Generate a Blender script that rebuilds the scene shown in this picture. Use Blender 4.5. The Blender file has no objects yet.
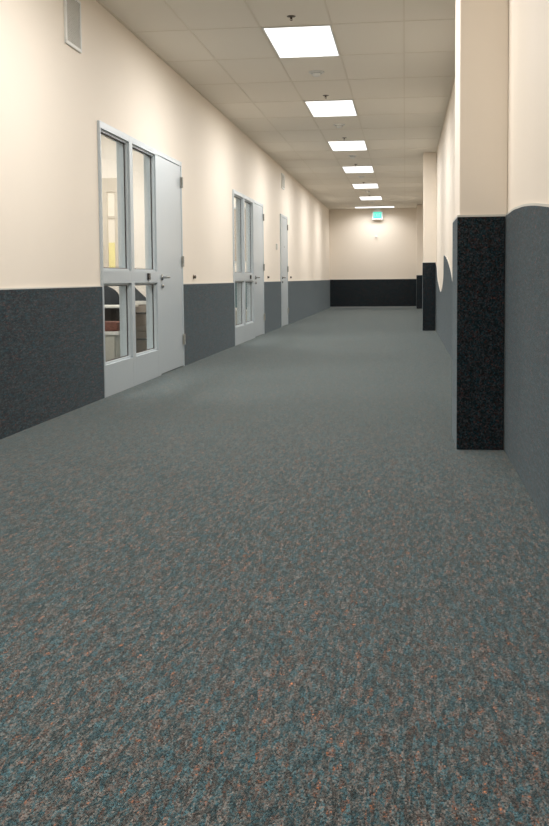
import bpy, bmesh, math
from mathutils import Vector, Matrix

# ------------------------------------------------------------------ camera, world, exposure
sc = bpy.context.scene
C = sc.collection
CAM_H = 0.925
HC = 3.088                       # ceiling height
cd = bpy.data.cameras.new('camera')
cd.sensor_fit = 'VERTICAL'
cd.sensor_height = 24.0
cd.lens = 1012.9 / 826.0 * 24.0
cd.shift_y = -62.0 / 826.0
cd.clip_start = 0.05
cd.clip_end = 200
cam = bpy.data.objects.new('camera', cd)
C.objects.link(cam)
YAW, PITCH, ROLL = 0.1288, 0.0710, 0.0091
_r = Vector((math.cos(YAW), math.sin(YAW), 0))
_f = Vector((-math.sin(YAW), math.cos(YAW), 0)) * math.cos(PITCH) - Vector((0, 0, math.sin(PITCH)))
_u = _r.cross(_f)
_r2 = _r * math.cos(ROLL) - _u * math.sin(ROLL)
_u2 = _r * math.sin(ROLL) + _u * math.cos(ROLL)
_m = Matrix((_r2, _u2, -_f)).transposed().to_4x4()
_m.translation = (0, 0, CAM_H)
cam.matrix_world = _m
sc.camera = cam
w = bpy.data.worlds.new('world')
sc.world = w
w.use_nodes = True
w.node_tree.nodes['Background'].inputs[0].default_value = (0.9, 0.93, 1.0, 1)
w.node_tree.nodes['Background'].inputs[1].default_value = 0.05
sc.view_settings.view_transform = 'Standard'
sc.view_settings.look = 'None'
sc.view_settings.gamma = 1.0
sc.view_settings.exposure = 0.0
sc.view_settings.use_curve_mapping = False
LIGHT_W = 55.0                  # watts of one corridor troffer
SPREAD = 178.0

# ------------------------------------------------------------------ materials
def lin(c):
    return tuple(((v / 255) / 12.92 if v / 255 <= 0.04045 else ((v / 255 + 0.055) / 1.055) ** 2.4) for v in c) + (1,)

class NT:
    def __init__(s, name):
        s.m = bpy.data.materials.new(name)
        s.m.use_nodes = True
        s.t = s.m.node_tree
        s.p = s.t.nodes['Principled BSDF']
        s.out = s.t.nodes['Material Output']
    def n(s, typ, **kw):
        x = s.t.nodes.new(typ)
        for k, v in kw.items():
            setattr(x, k, v)
        return x
    def l(s, a, b):
        s.t.links.new(a, b)
    def coords(s, scale=(1, 1, 1)):
        tc = s.n('ShaderNodeTexCoord')
        mp = s.n('ShaderNodeMapping')
        mp.inputs['Scale'].default_value = scale
        s.l(tc.outputs['Object'], mp.inputs[0])
        return mp.outputs[0]

def plain(name, col, rough=0.5, metal=0.0, noise=0.04, nscale=30, bump=0.0, spec=0.5, coat=0.0):
    a = NT(name)
    co = a.coords()
    nz = a.n('ShaderNodeTexNoise')
    nz.inputs['Scale'].default_value = nscale
    nz.inputs['Detail'].default_value = 3
    a.l(co, nz.inputs['Vector'])
    mr = a.n('ShaderNodeMapRange')
    mr.inputs['To Min'].default_value = 1 - noise
    mr.inputs['To Max'].default_value = 1 + noise
    a.l(nz.outputs['Fac'], mr.inputs['Value'])
    mx = a.n('ShaderNodeMix', data_type='RGBA', blend_type='MULTIPLY')
    mx.inputs[0].default_value = 1
    mx.inputs[6].default_value = lin(col)
    a.l(mr.outputs[0], mx.inputs[7])
    a.l(mx.outputs[2], a.p.inputs['Base Color'])
    a.p.inputs['Roughness'].default_value = rough
    a.p.inputs['Metallic'].default_value = metal
    a.p.inputs['Specular IOR Level'].default_value = spec
    if bump:
        n2 = a.n('ShaderNodeTexNoise')
        n2.inputs['Scale'].default_value = nscale * 6
        n2.inputs['Detail'].default_value = 4
        a.l(co, n2.inputs['Vector'])
        b = a.n('ShaderNodeBump')
        b.inputs['Strength'].default_value = bump
        b.inputs['Distance'].default_value = 0.002
        a.l(n2.outputs['Fac'], b.inputs['Height'])
        a.l(b.outputs[0], a.p.inputs['Normal'])
    return a.m

def carpet(name, base_cols, scale, mott, sheen, sheen_col, sheen_rough, stretch=(1, 1, 1), bump=0.5, patch=18.0, contrast=0.28, fleck=(90, 0.3, 0.5, 0.4)):
    """speckled loop pile: every loop a cell with a yarn colour, loosely clustered"""
    a = NT(name)
    co = a.coords(stretch)
    vo = a.n('ShaderNodeTexVoronoi')
    vo.inputs['Scale'].default_value = scale
    vo.inputs['Randomness'].default_value = 0.55
    a.l(co, vo.inputs['Vector'])
    sep = a.n('ShaderNodeSeparateColor')
    a.l(vo.outputs['Color'], sep.inputs[0])
    nz = a.n('ShaderNodeTexNoise')
    nz.inputs['Scale'].default_value = patch
    nz.inputs['Detail'].default_value = 3.0
    nz.inputs['Roughness'].default_value = 0.6
    a.l(co, nz.inputs['Vector'])
    # cell random and patch noise choose the yarn
    m1 = a.n('ShaderNodeMath', operation='MULTIPLY_ADD')
    m1.inputs[1].default_value = mott
    a.l(sep.outputs[0], m1.inputs[0])
    mr = a.n('ShaderNodeMapRange')
    mr.inputs['From Min'].default_value = 0.28
    mr.inputs['From Max'].default_value = 0.72
    mr.inputs['To Min'].default_value = 0.0
    mr.inputs['To Max'].default_value = 1 - mott
    a.l(nz.outputs['Fac'], mr.inputs['Value'])
    a.l(mr.outputs[0], m1.inputs[2])
    cr = a.n('ShaderNodeValToRGB')
    cr.color_ramp.interpolation = 'LINEAR'
    el = cr.color_ramp.elements
    while len(el) > 1:
        el.remove(el[-1])
    el[0].position = base_cols[0][0]
    el[0].color = lin(base_cols[0][1])
    for p, c in base_cols[1:]:
        e = el.new(p)
        e.color = lin(c)
    # flecks of single yarns running lengthwise
    fl = a.n('ShaderNodeTexVoronoi')
    fl.inputs['Scale'].default_value = fleck[0]
    fm = a.n('ShaderNodeMapping')
    fm.inputs['Scale'].default_value = (1, fleck[1], 1)
    a.l(co, fm.inputs[0])
    a.l(fm.outputs[0], fl.inputs['Vector'])
    fs = a.n('ShaderNodeSeparateColor')
    a.l(fl.outputs['Color'], fs.inputs[0])
    mf = a.n('ShaderNodeMix', data_type='FLOAT')
    mf.inputs[0].default_value = fleck[2]
    a.l(m1.outputs[0], mf.inputs[2])
    a.l(fs.outputs[0], mf.inputs[3])
    a.l(mf.outputs[0], cr.inputs[0])
    fb = a.n('ShaderNodeMapRange')
    fb.inputs['To Min'].default_value = 1 - fleck[3]
    fb.inputs['To Max'].default_value = 1 + fleck[3]
    a.l(fs.outputs[1], fb.inputs['Value'])
    # brightness variation per loop
    br = a.n('ShaderNodeMapRange')
    br.inputs['To Min'].default_value = 1 - contrast * 2
    br.inputs['To Max'].default_value = 1 + contrast * 2
    a.l(sep.outputs[1], br.inputs['Value'])
    mx = a.n('ShaderNodeMix', data_type='RGBA', blend_type='MULTIPLY')
    mx.inputs[0].default_value = 1
    a.l(cr.outputs[0], mx.inputs[6])
    bb = a.n('ShaderNodeMath', operation='MULTIPLY')
    a.l(br.outputs[0], bb.inputs[0])
    a.l(fb.outputs[0], bb.inputs[1])
    a.l(bb.outputs[0], mx.inputs[7])
    a.l(mx.outputs[2], a.p.inputs['Base Color'])
    a.p.inputs['Roughness'].default_value = 0.95
    a.p.inputs['Specular IOR Level'].default_value = 0.08
    a.p.inputs['Sheen Weight'].default_value = sheen
    a.p.inputs['Sheen Roughness'].default_value = sheen_rough
    a.p.inputs['Sheen Tint'].default_value = sheen_col
    b = a.n('ShaderNodeBump')
    b.inputs['Strength'].default_value = bump
    b.inputs['Distance'].default_value = 0.003
    b.invert = True
    a.l(vo.outputs['Distance'], b.inputs['Height'])
    a.l(b.outputs[0], a.p.inputs['Normal'])
    return a.m

def emit(name, col, st):
    a = NT(name)
    a.p.inputs['Base Color'].default_value = (col[0] * 0.3, col[1] * 0.3, col[2] * 0.3, 1)
    a.p.inputs['Emission Color'].default_value = col
    a.p.inputs['Emission Strength'].default_value = st
    return a.m

def glass_mat(name):
    a = NT(name)
    tr = a.n('ShaderNodeBsdfTransparent')
    tr.inputs[0].default_value = (0.97, 0.985, 0.98, 1)
    gl = a.n('ShaderNodeBsdfGlossy')
    gl.inputs['Roughness'].default_value = 0.01
    lw = a.n('ShaderNodeLayerWeight')
    lw.inputs['Blend'].default_value = 0.5
    pw = a.n('ShaderNodeMath', operation='POWER')
    pw.inputs[1].default_value = 5
    a.l(lw.outputs['Facing'], pw.inputs[0])
    fr = a.n('ShaderNodeMath', operation='MULTIPLY_ADD')
    fr.inputs[1].default_value = 0.3
    fr.inputs[2].default_value = 0.03
    a.l(pw.outputs[0], fr.inputs[0])
    mx = a.n('ShaderNodeMixShader')
    a.l(fr.outputs[0], mx.inputs[0])
    a.l(tr.outputs[0], mx.inputs[1])
    a.l(gl.outputs[0], mx.inputs[2])
    a.l(mx.outputs[0], a.out.inputs[0])
    return a.m

def ceiling_mat():
    a = NT('acoustic_tile')
    co = a.coords()
    nz = a.n('ShaderNodeTexNoise')
    nz.inputs['Scale'].default_value = 90
    nz.inputs['Detail'].default_value = 5
    a.l(co, nz.inputs['Vector'])
    cr = a.n('ShaderNodeValToRGB')
    cr.color_ramp.elements[0].position = 0.3
    cr.color_ramp.elements[0].color = lin((240, 234, 222))
    cr.color_ramp.elements[1].position = 0.6
    cr.color_ramp.elements[1].color = lin((240, 234, 222))
    a.l(nz.outputs['Fac'], cr.inputs[0])
    a.l(cr.outputs[0], a.p.inputs['Base Color'])
    a.p.inputs['Roughness'].default_value = 0.9
    a.p.inputs['Specular IOR Level'].default_value = 0.2
    return a.m

M = {}
M['wall'] = plain('cream_wall_paint', (242, 231, 216), 0.6, noise=0.012, nscale=3, bump=0.12, spec=0.35)
M['ceil'] = ceiling_mat()
M['tbar'] = plain('ceiling_grid_metal', (230, 222, 206), 0.5)
FL = [(0.0, (42, 46, 54)), (0.2, (42, 72, 80)), (0.38, (56, 76, 80)), (0.52, (76, 78, 77)), (0.66, (92, 86, 81)), (0.78, (72, 60, 58)), (0.88, (130, 84, 60)), (1.0, (186, 116, 70))]
M['floor'] = carpet('floor_carpet', FL, 300, 0.6, 0.42, (0.82, 0.97, 0.98, 1), 0.42, stretch=(1, 0.7, 1), patch=55.0, contrast=0.42, fleck=(120, 0.34, 0.44, 0.42))
WL = [(0.0, (18, 26, 32)), (0.2, (22, 48, 56)), (0.4, (38, 48, 52)), (0.6, (50, 52, 54)), (0.75, (46, 40, 42)), (0.9, (76, 48, 44)), (1.0, (110, 72, 60))]
M['wain'] = carpet('wall_carpet', WL, 150, 0.6, 0.24, (0.80, 0.95, 1.0, 1), 0.35, stretch=(1, 0.45, 1), patch=24.0, contrast=0.3, fleck=(110, 0.4, 0.5, 0.4))
M['frame'] = plain('grey_steel_paint', (190, 198, 202), 0.32, noise=0.02, spec=0.5)
M['white'] = plain('white_paint', (232, 232, 228), 0.45)
M['cap'] = plain('wainscot_cap_trim', (206, 204, 196), 0.4)
M['gasket'] = plain('dark_gasket', (74, 56, 48), 0.6)
M['chrome'] = plain('brushed_chrome', (176, 178, 178), 0.25, metal=1.0)
M['hinge'] = plain('painted_hinge', (160, 158, 150), 0.4)
M['disc'] = plain('sprinkler_disc', (92, 84, 74), 0.5)
M['dark'] = plain('dark_plastic', (38, 36, 34), 0.4)
M['bronze'] = plain('dark_bronze', (98, 78, 62), 0.35, metal=0.8)
M['grille'] = plain('grille_cloth', (206, 204, 196), 0.6)
M['base'] = plain('rubber_baseboard', (146, 152, 152), 0.5)
M['glass'] = glass_mat('window_glass')
M['lens'] = emit('troffer_lens', (1.0, 0.99, 0.97, 1), 1.8)
M['exit'] = emit('exit_sign_green', (0.09, 0.84, 0.62, 1), 0.9)
M['exit_white'] = emit('exit_sign_letter', (0.55, 1.0, 0.86, 1), 0.7)
M['officewall'] = plain('office_wall_paint', (240, 232, 222), 0.6, noise=0.01)
M['beige'] = plain('beige_window_frame', (205, 194, 178), 0.5)
M['blind'] = plain('pale_roller_blind', (240, 230, 214), 0.7)
M['yellow'] = plain('yellow_paper', (244, 230, 158), 0.7)
M['seatdark'] = plain('charcoal_upholstery', (50, 54, 58), 0.8, noise=0.15, nscale=60)
M['rust'] = plain('rust_fabric', (112, 72, 60), 0.85, noise=0.5, nscale=55)
M['laminate'] = plain('pale_laminate', (222, 219, 212), 0.35)
M['taupe'] = plain('taupe_cabinet_paint', (168, 156, 144), 0.45)
M['stone'] = plain('grey_beige_laminate', (188, 184, 172), 0.5)
M['teal'] = plain('teal_grey_fabric', (96, 122, 126), 0.9, noise=0.1, nscale=80)
M['darkpanel'] = plain('dark_brown_panel', (84, 76, 70), 0.6)

# ------------------------------------------------------------------ mesh helpers
def nb():
    return bmesh.new()

def box(bm, x0, x1, y0, y1, z0, z1, bev=0.0):
    vs = [bm.verts.new((x, y, z)) for x in (x0, x1) for y in (y0, y1) for z in (z0, z1)]
    fs = []
    for idx in ((0, 1, 3, 2), (4, 6, 7, 5), (0, 4, 5, 1), (2, 3, 7, 6), (0, 2, 6, 4), (1, 5, 7, 3)):
        fs.append(bm.faces.new([vs[i] for i in idx]))
    if bev > 0:
        es = list({e for f in fs for e in f.edges})
        bmesh.ops.bevel(bm, geom=es, offset=bev, segments=2, affect='EDGES', profile=0.6)
    return bm

def prism(bm, pts, f0, f1):
    """outline pts in (y,z), closed; front x=f0(y), back x=f1(y)"""
    a = [bm.verts.new((f0(y), y, z)) for y, z in pts]
    b = [bm.verts.new((f1(y), y, z)) for y, z in pts]
    n = len(pts)
    bm.faces.new(a)
    bm.faces.new(b[::-1])
    for i in range(n):
        j = (i + 1) % n
        bm.faces.new((a[i], b[i], b[j], a[j]))
    return bm

def lathe(bm, prof, origin, axis='Z', seg=24):
    """prof list of (radius, height) revolved about axis"""
    rings = []
    for r, h in prof:
        ring = []
        for k in range(seg):
            t = 2 * math.pi * k / seg
            c, s = r * math.cos(t), r * math.sin(t)
            v = (c, s, h) if axis == 'Z' else (h, c, s) if axis == 'X' else (c, h, s)
            ring.append(bm.verts.new(Vector(v) + Vector(origin)))
        rings.append(ring)
    for a, b in zip(rings, rings[1:]):
        for k in range(seg):
            bm.faces.new((a[k], a[(k + 1) % seg], b[(k + 1) % seg], b[k]))
    bm.faces.new(rings[0][::-1])
    bm.faces.new(rings[-1])
    return bm

def tube(bm, pts, r, seg=10):
    pts = [Vector(p) for p in pts]
    rings = []
    for i, p in enumerate(pts):
        d = (pts[min(i + 1, len(pts) - 1)] - pts[max(i - 1, 0)]).normalized()
        u = d.cross(Vector((0, 0, 1)))
        if u.length < 0.1:
            u = d.cross(Vector((0, 1, 0)))
        u.normalize()
        v = d.cross(u)
        rings.append([bm.verts.new(p + u * r * math.cos(2 * math.pi * k / seg) + v * r * math.sin(2 * math.pi * k / seg)) for k in range(seg)])
    for a, b in zip(rings, rings[1:]):
        for k in range(seg):
            bm.faces.new((a[k], a[(k + 1) % seg], b[(k + 1) % seg], b[k]))
    bm.faces.new(rings[0][::-1])
    bm.faces.new(rings[-1])
    return bm

def obj(name, bm, mat, parent=None, smooth=False, rebase=False):
    bmesh.ops.recalc_face_normals(bm, faces=bm.faces[:])
    me = bpy.data.meshes.new(name)
    bm.to_mesh(me)
    bm.free()
    me.materials.append(M[mat])
    if smooth:
        for p in me.polygons:
            p.use_smooth = True
        me.set_sharp_from_angle(angle=math.radians(35))
    o = bpy.data.objects.new(name, me)
    C.objects.link(o)
    if parent:
        o.parent = parent
    return o

def struct(name, bm, mat, **kw):
    o = obj(name, bm, mat, **kw)
    o['kind'] = 'structure'
    return o

def empty(name, loc=(0, 0, 0)):
    o = bpy.data.objects.new(name, None)
    o.empty_display_size = 0.1
    C.objects.link(o)
    o.location = loc
    return o

def tag(o, label, cat, group=None):
    o['label'] = label
    o['category'] = cat
    if group:
        o['group'] = group
    return o

def dup(root, loc):
    r = root.copy()
    C.objects.link(r)
    r.location = loc
    for ch in list(root.children):
        c = ch.copy()
        C.objects.link(c)
        c.parent = r
        for g in ch.children:
            d = g.copy()
            C.objects.link(d)
            d.parent = c
    return r

# ------------------------------------------------------------------ shell
XL = -2.371           # painted face of the left wall
XLI = -2.460          # its office side
XLC = -2.356          # face of its carpet
Y0, YE = -10.0, 32.0
def RW(y):            # painted face of the right wall
    return 0.534
def RC(y):            # face of its carpet
    return RW(y) - 0.010

struct('floor', box(nb(), -5.9, 1.0, Y0 - 0.2, YE + 0.2, -0.15, 0), 'floor')
struct('ceiling', box(nb(), -5.9, 1.0, Y0 - 0.2, YE + 0.2, HC, HC + 0.15), 'ceil')

D1, D2, D3 = (7.72, 10.625), (13.91, 16.865), (19.27, 20.36)
TOP = 2.165
bm = nb()
ys = [Y0]
for a, b in (D1, D2, D3):
    ys += [a + 0.005, b - 0.005]
ys.append(YE)
for i in range(0, len(ys), 2):
    box(bm, XLI, XL, ys[i], ys[i + 1], 0, HC)
for a, b in (D1, D2, D3):
    box(bm, XLI, XL, a + 0.005, b - 0.005, TOP - 0.005, HC)
struct('wall_left', bm, 'wall')
bm = nb()
prism(bm, [(Y0, 0), (YE, 0), (YE, HC), (Y0, HC)], RW, lambda y: RW(y) + 0.15)
struct('wall_right', bm, 'wall')
struct('wall_far', box(nb(), XLI, 0.9, YE, YE + 0.12, 0, HC), 'wall')
struct('wall_near', box(nb(), XLI, 0.75, Y0 - 0.12, Y0, 0, HC), 'wall')

# wall carpets (wainscots), each with its thin cap strip
WH = 0.876
n = 1
for a, b in ((Y0, D1[0] - 0.004), (D1[1] + 0.004, D2[0] - 0.004), (D2[1] + 0.004, D3[0] - 0.004), (D3[1] + 0.004, YE - 0.016)):
    t = struct('trim_%d' % n, box(nb(), XL, XLC, a, b, 0, WH), 'wain')
    obj('cap_strip', box(nb(), XL, XLC - 0.001, a, b, WH, WH + 0.008), 'cap', t)
    n += 1
t = struct('trim_%d' % n, box(nb(), XL, 0.7, YE - 0.014, YE, 0.035, 0.885), 'wain')
obj('cap_strip', box(nb(), XL, 0.7, YE - 0.014, YE, 0.885, 0.893), 'cap', t)
n += 1
struct('baseboard_far', box(nb(), XL, 0.69, YE - 0.022, YE, 0, 0.035), 'base')

# right wall carpet: a breaking-wave outline repeated down the corridor
def smooth_pts(pts, sub=6):
    out = []
    for i in range(len(pts) - 1):
        p0 = pts[max(i - 1, 0)]; p1 = pts[i]; p2 = pts[i + 1]; p3 = pts[min(i + 2, len(pts) - 1)]
        for k in range(sub):
            t = k / sub
            out.append(tuple(0.5 * (2 * p1[j] + (p2[j] - p0[j]) * t + (2 * p0[j] - 5 * p1[j] + 4 * p2[j] - p3[j]) * t * t
                                    + (3 * p1[j] - p0[j] - 3 * p2[j] + p3[j]) * t ** 3) for j in range(2)))
    out.append(pts[-1])
    return out
segA = smooth_pts([(Y0, 0.80), (-6, 1.1), (-4, 1.05), (-2.2, 0.72), (-0.2, 0.82), (1.8, 1.02), (3.2, 1.12), (3.9, 1.183), (4.3, 1.216), (4.65, 1.237), (4.9, 1.245), (5.15, 1.25), (5.8, 1.24)])
segA2 = smooth_pts([(5.8, 1.24), (6.6, 1.18), (7.4, 1.06), (8.2, 0.86), (8.9, 0.745), (9.7, 0.71), (10.6, 0.73)])
# the crest at 15.1 m, falling towards the camera and dropping sheer on its far side
segB = smooth_pts([(10.6, 0.73), (11.3, 0.81), (11.71, 0.90), (12.17, 1.01), (12.66, 1.09), (13.24, 1.165), (13.81, 1.208), (14.2, 1.222)])
segC = smooth_pts([(14.24, 1.20), (14.28, 1.04), (14.38, 0.90), (14.74, 0.785), (15.1, 0.725), (15.4, 0.707), (15.75, 0.725), (16.12, 0.77), (16.55, 0.83), (16.92, 0.906), (17.4, 1.10)])
segD = smooth_pts([(17.4, 1.10), (18.8, 1.2), (21.5, 1.1), (23.0, 0.86), (24.5, 0.72), (26.5, 0.8), (28.5, 1.0), (31.0, 1.0), (YE - 0.02, 0.893)])
top = segA[:-1] + segA2[:-1] + segB + segC[:-1] + segD
bm = nb()
# split into strips so the faces stay convex
def strip(bm, top, f0, f1):
    for (ya, za), (yb, zb) in zip(top, top[1:]):
        if yb - ya < 1e-4:
            continue
        prism(bm, [(ya, 0), (yb, 0), (yb, zb), (ya, za)], f0, f1)
    bmesh.ops.remove_doubles(bm, verts=bm.verts[:], dist=1e-5)
    seen = {}
    for f in list(bm.faces):
        k = frozenset(f.verts)
        seen.setdefault(k, []).append(f)
    dead = [f for fs in seen.values() if len(fs) > 1 for f in fs]
    bmesh.ops.delete(bm, geom=dead, context='FACES_ONLY')
strip(bm, top, RC, RW)
t = struct('trim_%d' % n, bm, 'wain')
n += 1
bm = nb()
th = 0.010
for (ya, za), (yb, zb) in zip(top, top[1:]):
    dy, dz = yb - ya, zb - za
    L = math.hypot(dy, dz)
    if L < 1e-5:
        continue
    ny, nz = -dz / L * th, dy / L * th
    prism(bm, [(ya, za), (yb, zb), (yb + ny, zb + nz), (ya + ny, za + nz)], lambda y: RC(y) + 0.001, RW)
obj('cap_strip', bm, 'cap', t)

# ceiling grid
bm = nb()
GX = [-1.857, -1.241, -0.625, -0.012]
GY0, GP = 8.80 - 1.2233 * 10, 1.2233
z0 = HC - 0.004
for x in GX:
    box(bm, x - 0.008, x + 0.008, Y0, YE, z0, HC)
k = 0
while GY0 + GP * k < YE - 0.3:
    y = GY0 + GP * k
    if y > Y0:
        box(bm, XL, RW(y), y - 0.006, y + 0.006, z0 + 0.001, HC)
    k += 1
box(bm, XL, XL + 0.02, Y0, YE, z0 - 0.001, HC)
prism(bm, [(Y0, z0 - 0.001), (YE, z0 - 0.001), (YE, HC), (Y0, HC)], lambda y: RW(y) - 0.02, RW)
box(bm, XL + 0.02, 0.7, YE - 0.02, YE, z0 - 0.001, HC)
grid = struct('trim_%d' % n, bm, 'tbar')
n += 1

# ------------------------------------------------------------------ pilasters on the right
def pillar(x0, y0, y1, zc, label):
    t = empty('pillar', ((x0 + RW(y0)) / 2, (y0 + y1) / 2, 0))
    ox, oy = t.location.x, t.location.y
    tk = 0.011
    bm = nb()
    xr = RW(y0) - 0.001
    box(bm, x0 + tk - ox, xr - ox, y0 + tk - oy, y1 - tk - oy, 0, HC - 0.008, 0.006)
    obj('shaft', bm, 'wall', t)
    bm = nb()
    xr = RC(y0) - 0.002
    box(bm, x0 - ox, xr - ox, y0 - oy, y0 + tk - 0.001 - oy, 0, zc, 0.003)
    box(bm, x0 - ox, x0 + tk - 0.001 - ox, y0 + tk - oy, y1 - tk - oy, 0, zc, 0.003)
    box(bm, x0 - ox, xr - ox, y1 - tk + 0.001 - oy, y1 - oy, 0, zc, 0.003)
    obj('carpet_wrap', bm, 'wain', t)
    bm = nb()
    box(bm, x0 + 0.001 - ox, xr - ox, y0 + 0.001 - oy, y0 + tk - 0.001 - oy, zc, zc + 0.010)
    box(bm, x0 + 0.001 - ox, x0 + tk - 0.001 - ox, y0 + tk - oy, y1 - tk - oy, zc, zc + 0.010)
    obj('cap_strip', bm, 'cap', t)
    tag(t, label, 'pillar', 'square pillars along the right wall')
    return t
pillar(0.273, 5.477, 6.03, 1.243, 'nearest square cream pillar, its base wrapped in black carpet to chest height')
pillar(0.300, 17.87, 18.25, 1.183, 'middle cream pillar with dark carpeted base, beyond the wave-topped wall carpet')
pillar(0.33, 30.5, 30.9, 0.995, 'farthest cream pillar with dark base, in the corner beside the end wall')

# ------------------------------------------------------------------ doors and side windows (left wall)
XF = -2.350           # face of the steel frames
XG = -2.393           # glass plane

def lever(parent, y, z, s=1.0):
    bm = nb()
    lathe(bm, [(0.031, 0), (0.031, 0.006), (0.026, 0.012), (0.013, 0.014), (0.011, 0.05)], (XF, y, z), 'X', 20)
    tube(bm, [(XF + 0.046, y - 0.008, z), (XF + 0.052, y + 0.02, z), (XF + 0.055, y + 0.06, z), (XF + 0.052, y + 0.105, z), (XF + 0.045, y + 0.122, z)], 0.0095, 10)
    h = obj('door_handle', bm, 'chrome', parent, smooth=True)
    h['label'] = 'chrome lever handle'
    bm = nb()
    lathe(bm, [(0.022, 0), (0.022, 0.008), (0.016, 0.012), (0.010, 0.016)], (XF, y + 0.01, z - 0.085), 'X', 18)
    obj('lock_cylinder', bm, 'chrome', parent, smooth=True)

def hinge(parent, y, z):
    bm = nb()
    lathe(bm, [(0.0095, -0.055), (0.0095, -0.02), (0.0085, -0.018), (0.0095, -0.016), (0.0095, 0.016), (0.0085, 0.018), (0.0095, 0.02), (0.0095, 0.055)], (XF + 0.011, y, z), 'Z', 14)
    box(bm, XF, XF + 0.003, y - 0.032, y + 0.032, z - 0.055, z + 0.055)
    obj('hinge', bm, 'hinge', parent, smooth=True)

def leaf(dn, ya, yb, ztop, inset=0.006, hy=None, thumb=False):
    d = struct('door_%d' % dn, box(nb(), XF - 0.05, XF - inset, ya, yb, 0.012, ztop, 0.002), 'frame')
    lever(d, ya + 0.07, 0.95)
    for z in (1.95, 1.12, 0.29):
        hinge(d, yb + 0.004, z)
    return d

def unit(dn, Ya, Yb):
    """steel frame with two side lights, each a tall pane over a short one, then a flush door"""
    s = (Yb - Ya) / 2.90
    Y = lambda v: Ya + v * s
    fr = empty('window_%d' % dn, (0, 0, 0))
    fr['kind'] = 'structure'
    zt, zu0, zl1, zl0 = TOP - 0.055, 1.008, 0.900, 0.255
    a0, a1, b0, b1, c0 = Y(0.026), Y(0.845), Y(0.945), Y(1.76), Y(1.86)
    bm = nb()
    xb = XLI - 0.006
    # jambs, mullion, post, head, rail, bottom panel
    for (p, q) in ((Y(0), a0), (a1, b0), (b1, c0)):
        box(bm, xb, XF, p, q, 0, TOP, 0.003)
    box(bm, xb, XF, Y(2.865), Y(2.90), 0, TOP, 0.003)
    box(bm, xb, XF, c0, Y(2.865), TOP - 0.045, TOP, 0.003)
    for (p, q) in ((a0, a1), (b0, b1)):
        box(bm, xb, XF - 0.0005, p, q, zt, TOP - 0.0005, 0.002)
        box(bm, xb, XF - 0.0005, p, q, zl1, zu0, 0.002)
        box(bm, xb, XF - 0.0005, p, q, 0, zl0, 0.002)
        # glazing stops: a small step round each opening on both sides of the glass
        for (za, zb) in ((zu0, zt), (zl0, zl1)):
            for (x0, x1) in ((XG + 0.004, XG + 0.024), (XG - 0.024, XG - 0.004)):
                box(bm, x0, x1, p, p + 0.016, za, zb)
                box(bm, x0, x1, q - 0.016, q, za, zb)
                box(bm, x0, x1, p, q, za, za + 0.016)
                box(bm, x0, x1, p, q, zb - 0.016, zb)
    obj('window_frame', bm, 'frame', fr)
    for (p, q) in ((a0, a1), (b0, b1)):
        for (za, zb) in ((zu0, zt), (zl0, zl1)):
            pn = obj('pane', box(nb(), XG - 0.003, XG + 0.003, p + 0.006, q - 0.006, za + 0.006, zb - 0.006), 'glass', fr)
            bm = nb()
            g = 0.022
            for x0, x1 in ((XG + 0.0031, XG + 0.0039), (XG - 0.0039, XG - 0.0031)):
                box(bm, x0, x1, p, p + g, za, zb)
                box(bm, x0, x1, q - g, q, za, zb)
                box(bm, x0, x1, p, q, za, za + g)
                box(bm, x0, x1, p, q, zb - g, zb)
            obj('gasket', bm, 'gasket', pn)
    # lock keeper on the rail
    bm = nb()
    yk = Y(1.41)
    box(bm, XF, XF + 0.016, yk - 0.035, yk + 0.035, 0.928, 0.988, 0.003)
    kp = obj('lock_plate', bm, 'dark', fr)
    kp['label'] = 'small dark lock plate with a pale centre'
    obj('plate_button', box(nb(), XF + 0.016, XF + 0.02, yk - 0.018, yk + 0.018, 0.942, 0.976, 0.002), 'chrome', kp)
    leaf(dn, c0 + 0.004, Y(2.865) - 0.004, TOP - 0.049)
    return fr
unit(1, *D1)
unit(2, *D2)
# third doorway: plain frame and flush leaf
bm = nb()
xb = XLI - 0.006
box(bm, xb, XF, D3[0], D3[0] + 0.05, 0, TOP, 0.003)
box(bm, xb, XF, D3[1] - 0.05, D3[1], 0, TOP, 0.003)
box(bm, xb, XF, D3[0] + 0.05, D3[1] - 0.05, TOP - 0.05, TOP, 0.003)
d = leaf(3, D3[0] + 0.054, D3[1] - 0.054, TOP - 0.054)
obj('door_frame', bm, 'frame', d)
obj('peephole', lathe(nb(), [(0.012, 0), (0.012, 0.006), (0.006, 0.008)], (XF - 0.006, (D3[0] + D3[1]) / 2, 1.55), 'X', 14), 'chrome', d)

# ------------------------------------------------------------------ offices behind the glass
struct('wall_office_west', box(nb(), -5.62, -5.5, 5.6, 19.3, 0, HC), 'officewall')
struct('wall_office_south', box(nb(), -5.5, XLI, 5.6, 5.72, 0, HC), 'officewall')
struct('wall_office_divider', box(nb(), -5.5, XLI, 13.0, 13.12, 0, HC), 'officewall')
struct('wall_office_north', box(nb(), -5.5, XLI, 19.03, 19.15, 0, HC), 'officewall')

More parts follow.
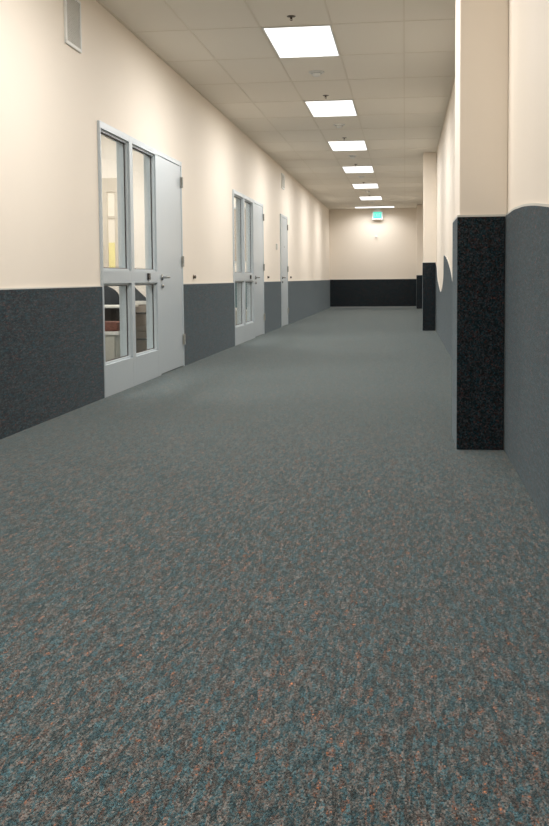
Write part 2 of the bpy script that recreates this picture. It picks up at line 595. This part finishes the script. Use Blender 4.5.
# inner window of the first office
iw = empty('window_3', (0, 0, 0))
iw['kind'] = 'structure'
bm = nb()
yw = 13.0
wx0, wx1, wz0, wz1 = -4.6, -3.72, 1.04, 2.26
box(bm, wx0, wx1, yw - 0.03, yw, 2.08, wz1, 0.003)
box(bm, wx0, wx1, yw - 0.03, yw, wz0, 1.09, 0.003)
for x0, x1 in ((wx0, wx0 + .05), (-4.26, -4.2), (-3.935, -3.87), (-3.775, wx1)):
    box(bm, x0, x1, yw - 0.03, yw, 1.09, 2.08, 0.002)
box(bm, wx0 + .05, -3.775, yw - 0.028, yw, 1.735, 1.765)
obj('window_frame', bm, 'beige', iw)
obj('blind', box(nb(), wx0 + .03, -3.75, yw - 0.012, yw - 0.001, 1.06, 2.11), 'blind', iw)
for k, (x0, x1) in enumerate(((-4.19, -3.94), (-3.865, -3.78))):
    o = obj('notice', box(nb(), x0, x1, yw - 0.016, yw - 0.013, 1.095, 1.42), 'yellow')
    tag(o, ('left yellow notice in the pale inner window behind the nearest glass pane',
            'right yellow notice in the pale inner window behind the nearest glass pane')[k], 'notice', 'yellow notices in the inner window')

# desk
t = empty('desk', (-3.70, 11.15, 0))
obj('desktop', box(nb(), -0.6, 0.62, -0.35, 0.35, 0.622, 0.642, 0.003), 'laminate', t)
for x in (-0.56, 0.56):
    obj('leg', box(nb(), x - 0.02, x + 0.02, -0.3, 0.3, 0, 0.61, 0.003), 'dark', t)
obj('back_panel', box(nb(), -0.54, 0.54, -0.06, -0.04, 0.25, 0.61), 'darkpanel', t)
tag(t, 'white-topped desk behind the lower left glass pane of the nearest window', 'desk')
# office chair
t = empty('office_chair', (-3.65, 11.86, 0))
bm = nb()
prof = []
for k in range(17):
    a = math.pi * k / 16
    prof.append((0.26 * math.cos(a) * (1.0), 0.62 + 0.245 * math.sin(a) ** 0.75))
prof = [(0.235, 0.46)] + prof + [(-0.235, 0.46)]
fa = [bm.verts.new((x, -0.03 - 0.25 * x * x, z)) for x, z in prof]
fb = [bm.verts.new((x, 0.045 - 0.25 * x * x, z)) for x, z in prof]
bm.faces.new(fa); bm.faces.new(fb[::-1])
for i in range(len(prof)):
    j = (i + 1) % len(prof)
    bm.faces.new((fa[i], fb[i], fb[j], fa[j]))
bmesh.ops.bevel(bm, geom=[e for e in bm.edges if len(e.link_faces) == 2 and any(len(f.verts) > 6 for f in e.link_faces)], offset=0.015, segments=2, affect='EDGES')
obj('backrest', bm, 'seatdark', t, smooth=True)
obj('seat', box(nb(), -0.24, 0.24, 0.02, 0.48, 0.42, 0.5, 0.03), 'seatdark', t)
bm = nb()
tube(bm, [(0, 0.24, 0.09), (0, 0.24, 0.42)], 0.03)
obj('column', bm, 'dark', t, smooth=True)
for k in range(5):
    a = 2 * math.pi * k / 5
    bm = nb()
    tube(bm, [(0.02 * math.cos(a), 0.24 + 0.02 * math.sin(a), 0.1), (0.27 * math.cos(a), 0.24 + 0.27 * math.sin(a), 0.065)], 0.018)
    lathe(bm, [(0.026, -0.012), (0.026, 0.012)], (0.27 * math.cos(a), 0.24 + 0.27 * math.sin(a), 0.03), 'X', 14)
    obj('leg', bm, 'dark', t, smooth=True)
tag(t, 'charcoal office chair with rounded back, behind the desk in the first window', 'chair')
# low bench cabinet with white top
t = empty('low_cabinet', (-3.345, 10.2, 0))
obj('body', box(nb(), -0.46, 0.42, -0.17, 0.22, 0.06, 0.37, 0.003), 'stone', t)
obj('plinth', box(nb(), -0.44, 0.40, -0.13, 0.2, 0, 0.06), 'dark', t)
obj('top', box(nb(), -0.48, 0.455, -0.2, 0.24, 0.37, 0.402, 0.003), 'laminate', t)
for x in (-0.445, -0.01):
    dd = obj('door', box(nb(), x, x + 0.415, -0.186, -0.17, 0.075, 0.36, 0.002), 'stone', t)
    obj('handle', box(nb(), x + 0.03, x + 0.04, -0.2, -0.186, 0.2, 0.28), 'chrome', dd)
tag(t, 'low grey-beige cabinet with white top in front of the desk, behind glass', 'cabinet')
# rust coloured bag on it
bm = nb()
box(bm, -0.3, 0.275, -0.1, 0.1, 0, 0.115, 0.03)
for v in bm.verts:
    v.co.z *= 1 - 0.25 * abs(v.co.x) / 0.5
t = empty('bag', (-3.2, 10.18, 0.402))
obj('body', bm, 'rust', t, smooth=True)
obj('strap', tube(nb(), [(-0.15, -0.06, 0.1), (-0.12, -0.075, 0.165), (-0.02, -0.08, 0.19), (0.06, -0.075, 0.165), (0.08, -0.06, 0.1)], 0.009), 'dark', t, smooth=True)
tag(t, 'rust-red soft bag lying on the low white-topped cabinet behind the glass', 'bag')
# filing cabinet behind second pane
t = empty('filing_cabinet', (-3.03, 11.85, 0))
obj('body', box(nb(), -0.28, 0.24, -0.3, 0.3, 0, 0.64, 0.003), 'taupe', t)
obj('top', box(nb(), -0.29, 0.25, -0.31, 0.31, 0.64, 0.682, 0.003), 'laminate', t)
for z in (0.03, 0.335):
    dd = obj('drawer', box(nb(), -0.265, 0.225, -0.315, -0.3, z, z + 0.285, 0.002), 'taupe', t)
    obj('handle', box(nb(), -0.09, 0.05, -0.33, -0.315, z + 0.2, z + 0.215), 'chrome', dd)
tag(t, 'taupe filing cabinet with pale top behind the lower right glass pane', 'cabinet')
bm = nb()
prism(bm, [(-0.02, 0), (0.02, 0), (0.02, 0.2), (-0.02, 0.2)], lambda y: -0.24, lambda y: 0.02)
for v in bm.verts:
    if v.co.z > 0.1:
        v.co.x = -0.24 if v.co.x < -0.1 else -0.19
o = obj('folder_stand', bm, 'seatdark')
o.location = (-3.03, 11.7, 0.682)
tag(o, 'dark wedge-shaped file holder standing on the taupe filing cabinet', 'file holder')
# second office: white cabinet with a teal-grey screen, tan post
t = empty('storage_cabinet', (-2.95, 17.7, 0))
obj('body', box(nb(), -0.5, 0.36, -0.2, 0.2, 0, 0.37, 0.003), 'stone', t)
obj('top', box(nb(), -0.51, 0.37, -0.21, 0.21, 0.37, 0.395, 0.003), 'laminate', t)
tag(t, 'low pale cabinet with white top behind the second window', 'cabinet')
t = empty('partition_screen', (-2.95, 17.7, 0.395))
obj('panel', box(nb(), -0.5, 0.36, -0.03, 0.03, 0.03, 0.52, 0.01), 'teal', t)
for x in (-0.3, 0.16):
    obj('foot', box(nb(), x - 0.03, x + 0.03, -0.09, 0.09, 0, 0.03, 0.003), 'dark', t)
tag(t, 'teal-grey fabric screen on the low cabinet behind the second window', 'screen')
t = empty('bulletin_board', (-3.02, 19.03, 1.27))
obj('board', box(nb(), -0.42, 0.3, -0.014, 0, 0, 0.98), 'taupe', t)
bm = nb()
box(bm, -0.45, -0.42, -0.02, 0, -0.03, 1.01); box(bm, 0.3, 0.33, -0.02, 0, -0.03, 1.01)
box(bm, -0.42, 0.3, -0.02, 0, -0.03, 0); box(bm, -0.42, 0.3, -0.02, 0, 0.98, 1.01)
obj('board_frame', bm, 'frame', t)
tag(t, 'taupe bulletin board on the wall seen through the tall panes of the second window', 'bulletin board')

# ------------------------------------------------------------------ lights
def area(name, parent, sx, sy, watts, spread, z=-0.012):
    ld = bpy.data.lights.new(name, 'AREA')
    ld.shape = 'RECTANGLE'
    ld.size = sx
    ld.size_y = sy
    ld.energy = watts
    ld.color = (1.0, 0.995, 0.985)
    ld.spread = math.radians(spread)
    lo = bpy.data.objects.new(name, ld)
    C.objects.link(lo)
    lo.parent = parent
    lo.location = (0, 0, z)
    return lo

def troffer(watts, spread):
    t = empty('troffer_light', (0, 0, HC))
    w2, l2 = 0.298, 0.606
    bm = nb()
    f = 0.014
    box(bm, -w2, w2, -l2, -l2 + f, -0.010, 0, 0.002); box(bm, -w2, w2, l2 - f, l2, -0.010, 0, 0.002)
    box(bm, -w2, -w2 + f, -l2 + f, l2 - f, -0.010, 0, 0.002); box(bm, w2 - f, w2, -l2 + f, l2 - f, -0.010, 0, 0.002)
    obj('light_frame', bm, 'white', t)
    obj('diffuser', box(nb(), -w2 + f, w2 - f, -l2 + f, l2 - f, -0.006, -0.001), 'lens', t)
    area('lamp', t, 2 * (w2 - f) - 0.01, 2 * (l2 - f) - 0.01, watts, spread, -0.0085)
    return t
LX = -0.927
LY = [9.415 + 3.67 * k for k in (0, 1, 2, 3, 4, 5, -1, -2, -3)]
names = ['nearest ceiling light in view, a bright rectangular fluorescent panel',
         'second ceiling light from the camera, glowing white rectangle',
         'third ceiling light from the camera, glowing white rectangle',
         'fourth ceiling light from the camera, small bright rectangle',
         'fifth ceiling light from the camera, small bright rectangle',
         'sixth ceiling light, last lengthwise one before the crosswise light',
         'recessed ceiling light just above the top edge of the picture',
         'recessed ceiling light nearly overhead, out of the picture above',
         'recessed ceiling light at the near end of the corridor, behind the viewer']
t0 = troffer(LIGHT_W, SPREAD)
G = 'recessed fluorescent lights down the corridor ceiling'
for i, y in enumerate(LY):
    t = t0 if i == 0 else dup(t0, (LX, y, HC))
    t.location = (LX, y, HC)
    tag(t, names[i], 'ceiling light', G)
t = troffer(20.0, 150)
t.location = (-0.93, 31.3, HC)
t.rotation_euler = (0, 0, math.pi / 2)
tag(t, 'farthest ceiling light, a thin bright bar set crosswise above the exit sign', 'ceiling light', G)
off = [(-3.9, 8.0), (-3.9, 11.2), (-3.9, 15.0), (-3.9, 17.8)]
t1 = troffer(62.0, 175)
for i, (x, y) in enumerate(off):
    t = t1 if i == 0 else dup(t1, (x, y, HC))
    t.location = (x, y, HC)
    tag(t, ['office ceiling light beside the near end of the first glass window', 'office ceiling light above the desk behind the first window',
            'office ceiling light behind the second window, nearer one', 'office ceiling light above the partition screen behind the second window'][i], 'ceiling light', 'office ceiling lights')

# ------------------------------------------------------------------ ceiling fittings
def sprinkler():
    t = empty('sprinkler', (0, 0, HC))
    obj('escutcheon', lathe(nb(), [(0.036, 0), (0.036, -0.003), (0.020, -0.006), (0.010, -0.008)], (0, 0, 0), 'Z', 24), 'disc', t, smooth=True)
    bm = nb()
    lathe(bm, [(0.009, -0.010), (0.009, -0.022), (0.006, -0.024)], (0, 0, 0), 'Z', 12)
    for s in (-1, 1):
        tube(bm, [(s * 0.007, 0, -0.02), (s * 0.011, 0, -0.027), (s * 0.003, 0, -0.035)], 0.002, 6)
    lathe(bm, [(0.010, -0.034), (0.010, -0.036)], (0, 0, 0), 'Z', 16)
    obj('head', bm, 'bronze', t, smooth=True)
    return t
s0 = sprinkler()
SY = [8.49 + 3.67 * k for k in range(6)]
order = ['nearest', 'second', 'third', 'fourth', 'fifth', 'sixth']
for i, y in enumerate(SY):
    t = s0 if i == 0 else dup(s0, (0, 0, 0))
    t.location = (-0.935, y, HC)
    tag(t, 'dark %s sprinkler head just in front of the %s ceiling light' % (['round', 'small', 'tiny', 'tiny', 'tiny', 'tiny'][i], order[i]), 'sprinkler', 'ceiling sprinklers')
def detector():
    t = empty('smoke_detector', (0, 0, HC))
    obj('base', lathe(nb(), [(0.082, 0), (0.082, -0.008), (0.074, -0.014)], (0, 0, 0), 'Z', 28), 'white', t, smooth=True)
    obj('sensor_head', lathe(nb(), [(0.05, -0.014), (0.046, -0.034), (0.034, -0.046), (0.02, -0.05)], (0, 0, 0), 'Z', 28), 'white', t, smooth=True)
    obj('vent_ring', lathe(nb(), [(0.0515, -0.018), (0.0515, -0.020)], (0, 0, 0), 'Z', 28), 'dark', t, smooth=True)
    return t
s0 = detector()
DY = [10.77 + 3.68 * k for k in range(6)]
for i, y in enumerate(DY):
    t = s0 if i == 0 else dup(s0, (0, 0, 0))
    t.location = (-0.925, y, HC)
    tag(t, 'round white smoke detector just behind the %s ceiling light' % order[i], 'smoke detector', 'ceiling smoke detectors')

# ------------------------------------------------------------------ exit sign
t = empty('exit_sign', (-0.86, 31.88, HC - 0.065))
obj('mounting_plate', box(nb(), -0.09, 0.09, -0.04, 0.04, -0.025, 0.065, 0.003), 'white', t)
obj('housing', box(nb(), -0.165, 0.165, -0.028, 0.028, -0.285, -0.025, 0.006), 'white', t)
obj('sign_face', box(nb(), -0.128, 0.128, -0.032, -0.0285, -0.243, -0.05), 'exit', t)
bm = nb()
def bar(x0, z0_, x1, z1_, wd=0.011):
    d = Vector((x1 - x0, 0, z1_ - z0_)); L = d.length; d.normalize()
    nrm = Vector((-d.z, 0, d.x)) * wd / 2
    p = Vector((x0, 0, z0_)); q = Vector((x1, 0, z1_))
    cs = [p - nrm, q - nrm, q + nrm, p + nrm]
    a = [bm.verts.new((c.x, -0.034, c.z)) for c in cs]
    b = [bm.verts.new((c.x, -0.0322, c.z)) for c in cs]
    bm.faces.new(a); bm.faces.new(b[::-1])
    for i in range(4):
        j = (i + 1) % 4
        bm.faces.new((a[i], b[i], b[j], a[j]))
zt_, zb_ = -0.095, -0.2
bar(-0.10, zb_, -0.10, zt_); bar(-0.10, zt_ - .005, -0.06, zt_ - .005); bar(-0.10, (zt_ + zb_) / 2, -0.065, (zt_ + zb_) / 2); bar(-0.10, zb_ + .005, -0.06, zb_ + .005)
bar(-0.045, zb_, 0.0, zt_); bar(-0.045, zt_, 0.0, zb_)
bar(0.022, zb_, 0.022, zt_)
bar(0.07, zb_, 0.07, zt_); bar(0.042, zt_ - .005, 0.1, zt_ - .005)
obj('lettering', bm, 'exit_white', t)
tag(t, 'glowing green EXIT sign hanging at the far end of the corridor', 'exit sign')

# small fitting on the end wall
t = empty('wall_fitting', (-0.905, YE, 2.22))
obj('plate', lathe(nb(), [(0.035, 0), (0.035, -0.008), (0.028, -0.012)], (0, 0, 0), 'Y', 20), 'white', t, smooth=True)
obj('nozzle', lathe(nb(), [(0.02, -0.012), (0.016, -0.05), (0.028, -0.055), (0.028, -0.06)], (0, 0, -0.005), 'Y', 20), 'white', t, smooth=True)
tag(t, 'tiny white round fitting high on the end wall below the exit sign', 'wall fitting')

# ------------------------------------------------------------------ left wall fittings
def grille(name, y0, y1, z0_, z1_, label):
    t = empty(name, (XL, (y0 + y1) / 2, z0_))
    hy, hz = (y1 - y0) / 2, z1_ - z0_
    bm = nb()
    f = 0.022
    box(bm, 0, 0.018, -hy, hy, 0, f, 0.003); box(bm, 0, 0.018, -hy, hy, hz - f, hz, 0.003)
    box(bm, 0, 0.018, -hy, -hy + f, f, hz - f, 0.003); box(bm, 0, 0.018, hy - f, hy, f, hz - f, 0.003)
    obj('grille_frame', bm, 'white', t)
    bm = nb()
    box(bm, 0, 0.007, -hy + f, hy - f, f, hz - f)
    k = int((hz - 2 * f) / 0.012)
    for i in range(k):
        z = f + 0.004 + i * 0.012
        box(bm, 0.007, 0.011, -hy + f, hy - f, z, z + 0.006)
    obj('grille_face', bm, 'grille', t)
    tag(t, label, 'wall grille', 'wall grilles high on the left wall')
    return t
grille('wall_grille', 6.99, 7.33, 2.59, 2.96, 'grey rectangular wall grille high on the left wall near the top left corner')
grille('wall_grille', 19.56, 19.95, 2.67, 2.96, 'small white wall grille high above the third, plain door')

def stopper(y, label):
    t = empty('door_stopper', (XL, y, 0.956))
    obj('plate', lathe(nb(), [(0.026, 0), (0.026, 0.004), (0.014, 0.006), (0.012, 0.012)], (0, 0, 0), 'X', 18), 'bronze', t, smooth=True)
    obj('bumper', lathe(nb(), [(0.017, 0.012), (0.019, 0.016), (0.019, 0.026), (0.013, 0.032)], (0, 0, 0), 'X', 18), 'disc', t, smooth=True)
    tag(t, label, 'door stopper', 'round door stoppers on the left wall')
stopper(11.24, 'dark round door stopper on cream wall just beyond the nearest door')
stopper(17.46, 'dark round door stopper on cream wall just beyond the second door')
stopper(20.95, 'dark round door stopper on cream wall just beyond the third plain door')
t = empty('thermostat', (XL, 18.68, 1.46))
obj('plate', box(nb(), 0, 0.006, -0.05, 0.05, 0, 0.12, 0.002), 'cap', t)
obj('cover', box(nb(), 0.006, 0.026, -0.042, 0.042, 0.01, 0.11, 0.004), 'grille', t)
tag(t, 'small beige wall box at head height left of the third plain door', 'thermostat')
